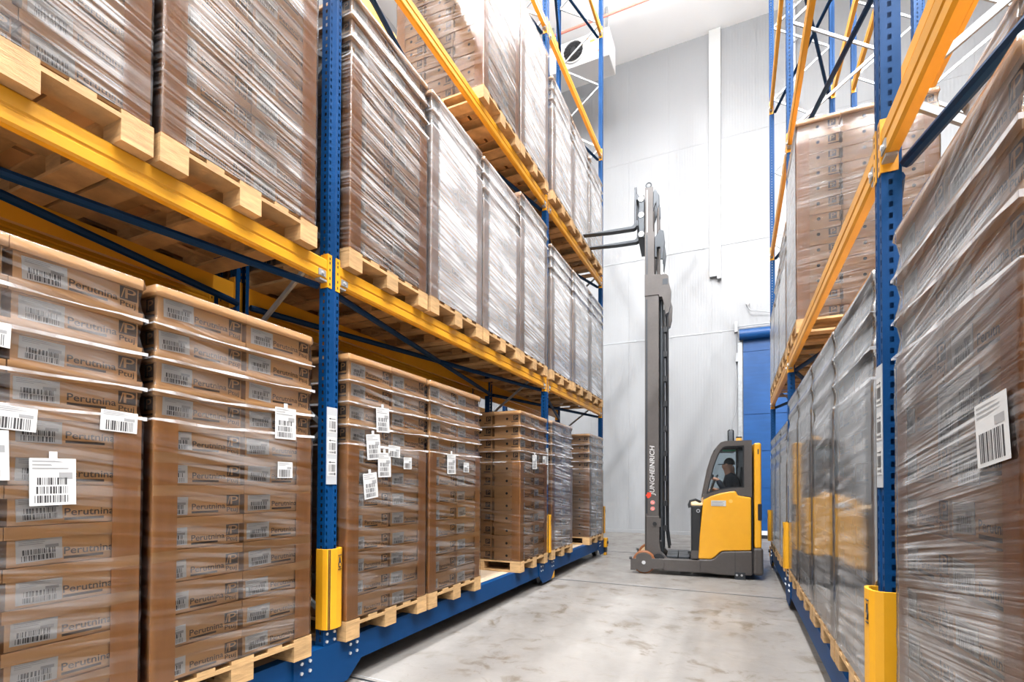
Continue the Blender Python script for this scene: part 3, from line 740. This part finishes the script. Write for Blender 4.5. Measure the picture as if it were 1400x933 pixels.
# --- right rack, back row on the first shelf
for k in range(3):
    place('%s wrapped stack seen behind the near right post, upper back row' % nm4[k], W_+'%s back-row stack behind the near right post' % nm4[k], True, SR(k), 1, depth=1, layers=12, lh=.161, filmn='film_heavy', var=56+k, side=1, detail=False, boards=8)

# ------------------------------------------------------------------ reach truck
TA = R(5.5)
tk = empty('reach_truck', (-1.504, 8.515, 0), TA, 'yellow and grey reach truck with its mast raised to the left rack', 'forklift')
TWD = 1.24
def arc(cx, cy, r, a0, a1, n_): return [(cx+r*math.cos(R(a0+(a1-a0)*k/n_)), cy+r*math.sin(R(a0+(a1-a0)*k/n_))) for k in range(n_+1)]
def tp(name, mb, parent=tk, bevel=0, seg=2, **kw): return obj(name, mb, parent, bevel=bevel, seg=seg, **kw)
# load legs and wheels
for nearside in (1, 0):
    def yy(a, b_): return (a, b_) if nearside else (TWD-b_, TWD-a)
    q = MB()
    a, b_ = yy(0, .022)
    q.prism([(-.216, .055), (-.13, .055)]+arc(0, .19, .165, 225, 315, 6)+[(.13, .09), (.30, .10), (.34, .13), (.34, .245), (.30, .262), (.13, .262)]+arc(0, .19, .165, 40, 140, 8)+[(-.13, .245), (-.216, .25)], a, b_, 'y', 'tgrey')
    lg = tp('load_leg', q, bevel=.004)
    a, b_ = yy(.03, .16); q = MB(); q.prism([(.20, .09), (.24, .262), (1.0, .268), (1.0, .06), (.34, .07)], a, b_, 'y', 'tgrey'); obj('leg_beam', q, lg, bevel=.012)
    a, b_ = yy(.0, .03); q = MB(); q.prism([(.32, .085), (.32, .258), (.36, .262), (.90, .268), (.90, .075), (.42, .07)], a, b_, 'y', 'tgrey'); obj('leg_cover', q, lg, bevel=.006)
    a, b_ = yy(-.006, 0); q = MB(); q.tube([(0, a, .19), (0, b_, .19)], .032, 'bolt', 12); obj('axle_cap', q, lg)
    q = MB(); q.tube([(-.235, yy(.0, .03)[0]+.01, .255), (-.19, yy(0, .03)[0]+.01, .255)], .022, 'tblack', 8); obj('end_stop', q, lg)
    a, b_ = yy(.03, .145); wd = b_-a; q = MB()
    q.tube([(0, a, .19), (0, a+.012, .19), (0, b_-.012, .19), (0, b_, .19)], [.178, .19, .19, .178], 'tyre', 32); wo = tp('load_wheel', q)
    q = MB(); q.tube([(0, a-.004, .19), (0, b_+.004, .19)], .15, 'beige', 24); obj('hub', q, wo)
    q = MB(); q.tube([(.235, a+.03, .24), (.235, b_-.03, .24)], .10, 'tblack', 20); tp('guide_roller', q)
# chassis
q = MB(); q.prism([(.86, .075), (.86, .285), (1.05, .29), (1.10, .315), (1.20, .415), (1.24, .43), (1.655, .455), (1.655, .075), (1.5, .055), (1.2, .055)], 0, TWD, 'y', 'tgrey'); tp('chassis', q, bevel=.02, seg=3)
q = MB(); q.box(1.403, 1.409, -.001, .003, .06, .445, 'dark'); q.box(1.65, 1.662, .004, TWD-.004, .09, 1.28, 'dark'); tp('panel_gap', q)
q = MB(); q.box(1.665, 1.815, .0, TWD, .075, .51, 'tgrey'); tp('rear_bumper', q, bevel=.045, seg=4)
q = MB(); q.box(1.40, 1.555, -.01, .10, .0, .115, 'tblack2'); q.disc((1.43, -.014, .07), .018, 'y', 'seam', 8, .006); q.disc((1.50, -.014, .07), .018, 'y', 'seam', 8, .006); tp('stabiliser', q, bevel=.006)
q = MB(); q.tube([(1.45, .45, .165), (1.45, .78, .165)], .165, 'tblack', 24); tp('drive_wheel', q)
body = [(.86, .292), (.885, .70), (.93, 1.19), (.942, 1.252), (1.05, 1.315), (1.2, 1.365), (1.32, 1.39), (1.42, 1.40), (1.455, 1.328), (1.645, 1.298), (1.645, .462), (1.24, .437), (1.20, .425), (1.10, .325), (1.05, .297)]
q = MB(); q.prism(body, .012, TWD-.012, 'y', 'tyellow'); bo = tp('body_panel', q, bevel=.02, seg=3)
q = MB(); q.box(1.055, 1.275, .006, .0115, 1.155, 1.245, 'paper')
for k, (z, u) in enumerate(((1.228, .95), (1.212, .8), (1.188, .9), (1.168, .85))): q.box(1.065, 1.065+.2*u, .005, .006, z-.004, z+.004, 'greyink')
obj('sticker', q, bo)
q = MB(); q.tube([(1.345, .0105, 1.235), (1.345, .0118, 1.235)], .03, 'orange', 12); obj('emblem', q, bo)
q = MB(); q.box(1.688, 1.79, .012, TWD-.012, .50, 2.16, 'tyellow'); pl = tp('rear_pillar', q, bevel=.03, seg=3)
q = MB(); q.box(1.735, 1.795, .004, .10, .94, 1.20, 'dark'); obj('grip_recess', q, pl, bevel=.01)
q = MB(); q.box(1.735, 1.752, .008, .014, 1.98, 2.06, 'ink'); obj('mark', q, pl)
q = MB(); q.box(1.79, 1.80, .1, TWD-.1, .55, 2.10, 'tgrey'); obj('back_panel', q, pl, bevel=.006)
# battery and deck
q = MB(); q.box(.755, .90, .06, TWD-.06, .30, 1.15, 'tblack'); bt = tp('battery_box', q, bevel=.012)
q = MB(); q.box(.745, .93, .05, TWD-.05, 1.152, 1.20, 'beige'); obj('lid', q, bt, bevel=.015)
q = MB(); q.tube([(.90, .12, 1.21), (.82, .09, 1.25), (.74, .06, 1.23), (.72, .05, 1.17), (.73, .05, 1.12)], .022, 'tblack', 8); obj('cable', q, bt)
q = MB(); q.tube([(.86, .05, 1.07), (.86, .058, 1.07)], .03, 'seam', 12); q.tube([(.86, .048, 1.07), (.86, .0505, 1.07)], .018, 'dark', 12); obj('lock', q, bt)
q = MB(); q.box(.75, .90, .05, .058, .29, .42, 'tgrey'); q.box(.70, .755, .08, .15, .36, .40, 'tblack'); obj('foot_trim', q, bt)
for a in range(3):
    for b_ in range(2):
        q = MB(); q.box(.36+b_*.19, .36+b_*.19+.18, .17+a*.305, .17+a*.305+.295, .26, .30, 'tblack2'); tp('deck_plate', q, bevel=.008)
# cab
outer = [(.935, 1.255), (.94, 1.30), (1.03, 1.77), (1.105, 2.02), (1.155, 2.13), (1.20, 2.18), (1.27, 2.2), (1.655, 2.205), (1.655, 1.30), (1.455, 1.335), (1.42, 1.405), (1.2, 1.37), (1.05, 1.32)]
inner = [(.985, 1.345), (.995, 1.40), (1.085, 1.79), (1.15, 1.97), (1.19, 2.05), (1.235, 2.10), (1.29, 2.115), (1.545, 2.125), (1.545, 1.455), (1.45, 1.45), (1.37, 1.445), (1.2, 1.415), (1.08, 1.38)]
def ring_panel(y0, y1, mt):
    mb = MB(); N = len(outer); i = mb.mi(mt)
    for y in (y0, y1):
        for pts in (outer, inner): mb.v += [(x, y, z) for x, z in pts]
    for k in range(N):
        k2 = (k+1) % N
        mb.f += [(k, k2, N+k2, N+k), (2*N+k, 3*N+k, 3*N+k2, 2*N+k2), (k, 2*N+k, 2*N+k2, k2), (N+k, N+k2, 3*N+k2, 3*N+k)]; mb.m += [i]*4
    return mb
cb = None
for y0, y1 in ((.02, .06), (TWD-.06, TWD-.02)):
    c = tp('cab_frame', ring_panel(y0, y1, 'tgrey'))
    q = MB(); q.prism([(x, z) for x, z in inner], (y0+y1)/2-.003, (y0+y1)/2+.003, 'y', 'glass'); obj('window_pane', q, c)
    q = MB(); N = len(inner); i = q.mi('tblack')
    sh = [(.5*(x-1.28)*.16+x-(x-1.28)*.16, z-(z-1.75)*.06) for x, z in inner]
    ya = (y0+y1)/2-.006
    q.v = [(x, ya, z) for x, z in inner]+[(x, ya, z) for x, z in sh]; q.f = [(k, (k+1) % N, N+(k+1) % N, N+k) for k in range(N)]; q.m = [i]*N
    obj('window_seal', q, c)
q = MB(); q.prism([(1.155, 2.13), (1.20, 2.18), (1.27, 2.2), (1.655, 2.205), (1.655, 2.16), (1.27, 2.15), (1.22, 2.13), (1.19, 2.10)], .06, TWD-.06, 'y', 'tgrey'); ro = tp('cab_roof', q)
q = MB(); q.tube([(1.50, .35, 2.205), (1.50, .35, 2.262), (1.50, .35, 2.275)], [.05, .045, .03], 'orange', 14); q.tube([(1.50, .35, 2.275), (1.50, .35, 2.29)], .045, 'tblack', 14); tp('beacon', q)
q = MB(); q.box(1.22, 1.46, .25, .95, 2.06, 2.13, 'tblack'); q.box(1.24, 1.44, .24, .25, 2.045, 2.075, 'green'); tp('overhead_console', q)
q = MB(); q.box(1.56, 1.64, .07, TWD-.07, 1.30, 2.15, 'tblack'); tp('cab_back_wall', q)
q = MB(); q.prism([(1.30, .98), (1.30, 1.05), (1.50, 1.08), (1.525, 1.80), (1.555, 1.80), (1.555, .98)], .34, .90, 'y', 'tblack'); tp('seat', q, bevel=.03)
q = MB(); q.box(.965, 1.12, .10, TWD-.10, 1.255, 1.34, 'tblack'); tp('dashboard', q, bevel=.02)
q = MB(); q.tube([(1.09+.0*math.cos(t), .55, 1.33) if False else (1.13+.05*math.cos(t*math.pi/12), .55+.14*math.sin(t*math.pi/12), 1.56+.10*math.cos(t*math.pi/12)) for t in range(25)], .014, 'tblack', 6, False)
q.tube([(1.05, .55, 1.33), (1.13, .55, 1.56)], .018, 'tblack', 8); q.tube([(1.08, .42, 1.60), (1.08, .42, 1.67)], .035, 'tblack', 10); tp('steering_wheel', q)
# mast
for ns in (1, 0):
    def yy(a, b_): return (a, b_) if ns else (TWD-b_, TWD-a)
    a, b_ = yy(.17, .27); q = MB()
    q.prism([(.008, .95), (.008, 5.10), (.235, 5.07), (.235, .95)], a, b_, 'y', 'tgrey')
    q.box(.022, .05, *yy(.168, .17), 1.0, 4.68, 'tblack2'); om = tp('outer_mast', q, bevel=.006)
    q = MB(); q.prism([(.030, .25), (.030, .96), (.245, .96), (.245, .50), (.27, .36), (.36, .27), (.42, .262), (.42, .245), (.06, .245)], *yy(.16, .275), 'y', 'tgrey'); obj('mast_foot', q, om, bevel=.008)
    q = MB(); q.box(.11, .27, *yy(.155, .16), .78, .93, 'tgrey'); q.tube([(.17, yy(.145, .16)[0], .83), (.17, yy(.145, .16)[1], .83)], .035, 'tblack', 12); obj('pivot', q, om)
    q = MB(); q.prism([(.004, 4.74), (.004, 5.11), (.36, 5.075), (.395, 5.04), (.40, 4.93), (.44, 4.78), (.43, 4.55), (.40, 4.42), (.35, 4.39), (.33, 4.55), (.29, 4.70), (.245, 4.70), (.24, 4.74)], *yy(.158, .285), 'y', 'tgrey')
    q.box(.30, .385, *yy(.155, .158), 4.90, 5.0, 'tblack2'); obj('mast_head', q, om, bevel=.008)
    a, b_ = yy(.285, .36); q = MB(); q.box(-.002, .155, a, b_, .30, 5.90, 'tgrey'); q.box(.02, .045, *yy(.283, .285), .5, 5.85, 'tblack2'); mm = tp('middle_mast', q, bevel=.005)
    q = MB(); q.prism([(.16, 5.45), (.16, 5.80), (.25, 5.93), (.31, 5.90), (.335, 5.70), (.30, 5.40), (.26, 5.40), (.25, 5.62), (.20, 5.62), (.20, 5.45)], *yy(.30, .38), 'y', 'tblack2'); obj('hose_pulley', q, mm, bevel=.01)
    a, b_ = yy(.37, .44); q = MB(); q.box(-.002, .130, a, b_, .9, 6.74, 'tgrey'); q.box(.02, .040, *yy(.368, .37), 1.2, 6.7, 'seam'); im = tp('inner_mast', q, bevel=.005)
    q = MB(); q.prism([(.13, 6.30), (.13, 6.65), (.17, 6.70), (.235, 6.58), (.24, 6.40), (.20, 6.28), (.18, 6.45)], *yy(.38, .44), 'y', 'tblack2'); obj('chain_pulley', q, im, bevel=.01)
    q = MB(); q.tube([(.215, yy(.40, .42)[0], 5.0), (.215, yy(.40, .42)[0], 6.45)], .020, 'tgrey', 8); obj('chain', q, im)
    q = MB(); q.tube([(.275, yy(.34, .36)[0], .35), (.275, yy(.34, .36)[0], 4.7)], .036, 'tblack2', 10); cy = tp('lift_cylinder', q)
    q = MB(); q.tube([(.275, yy(.34, .36)[0], 4.7), (.275, yy(.34, .36)[0], 5.55)], .022, 'bolt', 10); obj('rod', q, cy)
    q = MB(); q.tube([(.40, yy(.42, .44)[0], .40), (.36, yy(.42, .44)[0], .7), (.355, yy(.42, .44)[0], 4.6)], .022, 'tblack', 8); tp('hose', q)
for z, d in ((.5, .27), (2.05, .27), (4.9, .27)):
    q = MB(); q.box(.19, .23, d, TWD-d, z-.07, z+.07, 'tgrey'); tp('cross_member', q)
for k in range(9):
    z = .75+k*.43; q = MB(); q.box(.25, .365, .33, .45, z-.05, z+.04, 'tblack'); tp('hose_clip', q)
for z, y0 in ((5.8, .36), (6.66, .44)):
    q = MB(); q.box(.03, .10, y0, TWD-y0, z-.06, z+.06, 'tgrey'); tp('cross_member', q)
q = MB(); q.tube([(.055+.045*math.cos(t*math.pi/8), .41, 6.80+.045*math.sin(t*math.pi/8)) for t in range(17)], .012, 'tblack2', 6, False); q.box(.03, .08, .395, .425, 6.735, 6.765, 'tblack2'); tp('lifting_eye', q)
q = MB(); q.box(.13, .30, .30, .42, .28, .55, 'tblack'); tp('hose_drum', q, bevel=.03)
q = MB(); q.box(-.115, -.01, .24, 1.0, 5.80, 6.55, 'tblack2'); cr = tp('fork_carriage', q, bevel=.01)
for z in (6.0, 6.45):
    q = MB(); q.box(-.13, -.10, .10, 1.14, z-.05, z+.05, 'tblack2'); obj('carriage_bar', q, cr, bevel=.006)
for z in (5.86, 6.2, 6.48):
    q = MB(); q.tube([(-.06, .225, z), (-.06, .245, z)], .045, 'bolt', 14); obj('roller', q, cr)
for y0 in (.155, .665):
    q = MB(); q.prism([(-.130, 6.66), (-.130, 5.99), (-.145, 5.955), (-.18, 5.94), (-.55, 5.942), (-1.07, 5.970), (-1.07, 5.984), (-.22, 5.990), (-.185, 6.005), (-.172, 6.035), (-.165, 6.66)], y0, y0+.115, 'y', 'tblack2'); tp('fork', q, bevel=.006)
# lettering on the mast
q = MB(); yv = .1665
put_text(q, 'JUNGHEINRICH', lambda u, v: (.19-.105*v, yv, 1.31+.85*u), 'paper', shear=.15, offset=.014)
lt = tp('lettering', q); lt['label'] = 'white maker lettering reading up the mast'
q = MB(); q.prism([(.075, 1.265), (.11, 1.30), (.11, 1.36), (.045, 1.36), (.045, 1.335), (.02, 1.31), (.045, 1.29), (.045, 1.265)], .1655, .1675, 'y', 'red'); tp('red_arrow', q)
for z in (1.19, 1.085):
    q = MB(); q.tube([(.135, .166, z), (.135, .1675, z)], .038, 'paper', 14); s_ = tp('round_sticker', q)
    q = MB(); q.tube([(.135+.028*math.cos(t*math.pi/8), .1655, z+.028*math.sin(t*math.pi/8)) for t in range(17)], .005, 'red', 4, False); q.bar((.115, .1655, z-.02), (.155, .1655, z+.02), .008, .003, 'red'); obj('ring', q, s_)

# ------------------------------------------------------------------ driver in the cab
pr = empty('person', tk.location, TA, 'driver in dark jacket and cap seated inside the yellow truck cab', 'person')
def skin_obj(name, V, E_, rad, mt, parent, root=0, sub=1):
    me = bpy.data.meshes.new(name); me.from_pydata(V, E_, []); me.materials.append(MT[mt]); me.update()
    o = bpy.data.objects.new(name, me); COL.objects.link(o); o.parent = parent
    o.modifiers.new('skin', 'SKIN').use_smooth_shade = True
    if not me.skin_vertices: me.attributes
    for k, sv in enumerate(me.skin_vertices[0].data):
        r_ = rad[k]; sv.radius = r_ if isinstance(r_, tuple) else (r_, r_); sv.use_root = (k == root)
    sb = o.modifiers.new('sub', 'SUBSURF'); sb.levels = sub; sb.render_levels = sub
    return o
HX, HY, HZ = 1.43, .60, 1.19
J = {'pel': (HX, HY, HZ), 'belly': (HX-.01, HY, HZ+.17), 'chest': (HX-.03, HY, HZ+.36), 'neck': (HX-.045, HY, HZ+.48), 'nk2': (HX-.055, HY, HZ+.53), 'head': (HX-.065, HY, HZ+.63), 'crown': (HX-.06, HY, HZ+.70), 'nose': (HX-.175, HY, HZ+.61), 'chin': (HX-.13, HY, HZ+.55),
     'ears1': (HX-.055, HY-.078, HZ+.63), 'ears2': (HX-.055, HY+.078, HZ+.63)}
names_ = list(J); V = [J[k] for k in names_]; rad = [.15, .14, .15, .08, .075, (.125, .125), (.10, .10), .022, .055, .02, .02]
ix = {k: i for i, k in enumerate(names_)}
E_ = [(ix[a], ix[b_]) for a, b_ in (('pel', 'belly'), ('belly', 'chest'), ('chest', 'neck'), ('neck', 'nk2'), ('nk2', 'head'), ('head', 'crown'), ('head', 'nose'), ('nk2', 'chin'), ('head', 'ears1'), ('head', 'ears2'))]
for sd, hand in ((-1, (1.08, .42, 1.60)), (1, (1.10, .80, 1.42))):
    pts = [(J['chest'][0], HY+sd*.19, HZ+.40), (HX-.12, HY+sd*.25, HZ+.17), Vector(hand)+Vector((.10, 0, -.02)), Vector(hand)+Vector((.03, 0, 0))]
    k = len(V); V += [tuple(q_) for q_ in pts]; rad += [.062, .048, .032, .034]
    E_ += [(ix['chest'], k), (k, k+1), (k+1, k+2), (k+2, k+3)]
    for f in range(5):
        oy = (-.03, -.01, .01, .03, 0)[f]; ln = (.06, .07, .066, .05, .045)[f]; kk = len(V)
        if f < 4: V += [(hand[0]-.02, hand[1]+oy, hand[2]+.01), (hand[0]-.02-ln*.5, hand[1]+oy, hand[2]-.02), (hand[0]-.02-ln*.3, hand[1]+oy, hand[2]-.045)]
        else: V += [(hand[0]+.01, hand[1]-sd*.04, hand[2]+.005), (hand[0]-.02, hand[1]-sd*.055, hand[2]), (hand[0]-.04, hand[1]-sd*.05, hand[2]-.01)]
        rad += [.010, .009, .008]; E_ += [(k+3, kk), (kk, kk+1), (kk+1, kk+2)]
for sd in (-1, 1):
    k = len(V); V += [(HX-.02, HY+sd*.10, HZ-.02), (1.10, HY+sd*.13, HZ-.04), (1.04, HY+sd*.13, .88), (1.03, HY+sd*.13, .70), (.98, HY+sd*.13, .66)]; rad += [.085, .062, .05, .042, .036]
    E_ += [(0, k), (k, k+1), (k+1, k+2), (k+2, k+3), (k+3, k+4)]
skin_obj('body', V, E_, rad, 'skin', pr)
# jacket over trunk and arms
V2 = [(HX, HY, HZ+.02), J['belly'], J['chest'], (HX-.05, HY, HZ+.54)]; rad2 = [.17, .165, .172, .115]; E2 = [(0, 1), (1, 2), (2, 3)]
for sd, hand in ((-1, (1.08, .42, 1.60)), (1, (1.10, .80, 1.42))):
    k = len(V2); V2 += [(J['chest'][0], HY+sd*.19, HZ+.40), (HX-.12, HY+sd*.25, HZ+.17), tuple(Vector(hand)+Vector((.09, 0, -.02)))]; rad2 += [.080, .066, .046]; E2 += [(2, k), (k, k+1), (k+1, k+2)]
skin_obj('jacket', V2, E2, rad2, 'cloth', pr)
V3 = [(HX, HY, HZ)]; rad3 = [.17]; E3 = []
for sd in (-1, 1):
    k = len(V3); V3 += [(HX-.02, HY+sd*.10, HZ-.02), (1.10, HY+sd*.13, HZ-.04), (1.04, HY+sd*.13, .88), (1.03, HY+sd*.13, .74)]; rad3 += [.10, .078, .064, .058]; E3 += [(0, k), (k, k+1), (k+1, k+2), (k+2, k+3)]
skin_obj('trousers', V3, E3, rad3, 'cloth', pr)
q = MB(); c = Vector(J['head'])
rings = []
for k in range(7):
    a = k/6*math.pi/2; rings.append((.090*math.cos(a)+.002, .02+.12*math.sin(a)))
q.tube([(c.x+.005, c.y, c.z+z) for r_, z in rings], [r_ for r_, z in rings], 'cap', 16)
q.prism([(-.06, -.075), (-.13, -.065), (-.165, -.035), (-.172, 0), (-.165, .035), (-.13, .065), (-.06, .075)], .022, .032, 'z', 'cap')
q.v = q.v[:-14]+[(x+c.x, y_+c.y, z+c.z) for x, y_, z in q.v[-14:]]
obj('cap', q, pr)
q = MB()
for sd in (-1, 1): q.disc((c.x-.096, c.y+sd*.032, c.z-.002), .009, 'x', 'ink', 8, .006)
q.box(c.x-.10, c.x-.085, c.y-.022, c.y+.022, c.z-.062, c.z-.056, 'red'); obj('face_features', q, pr)
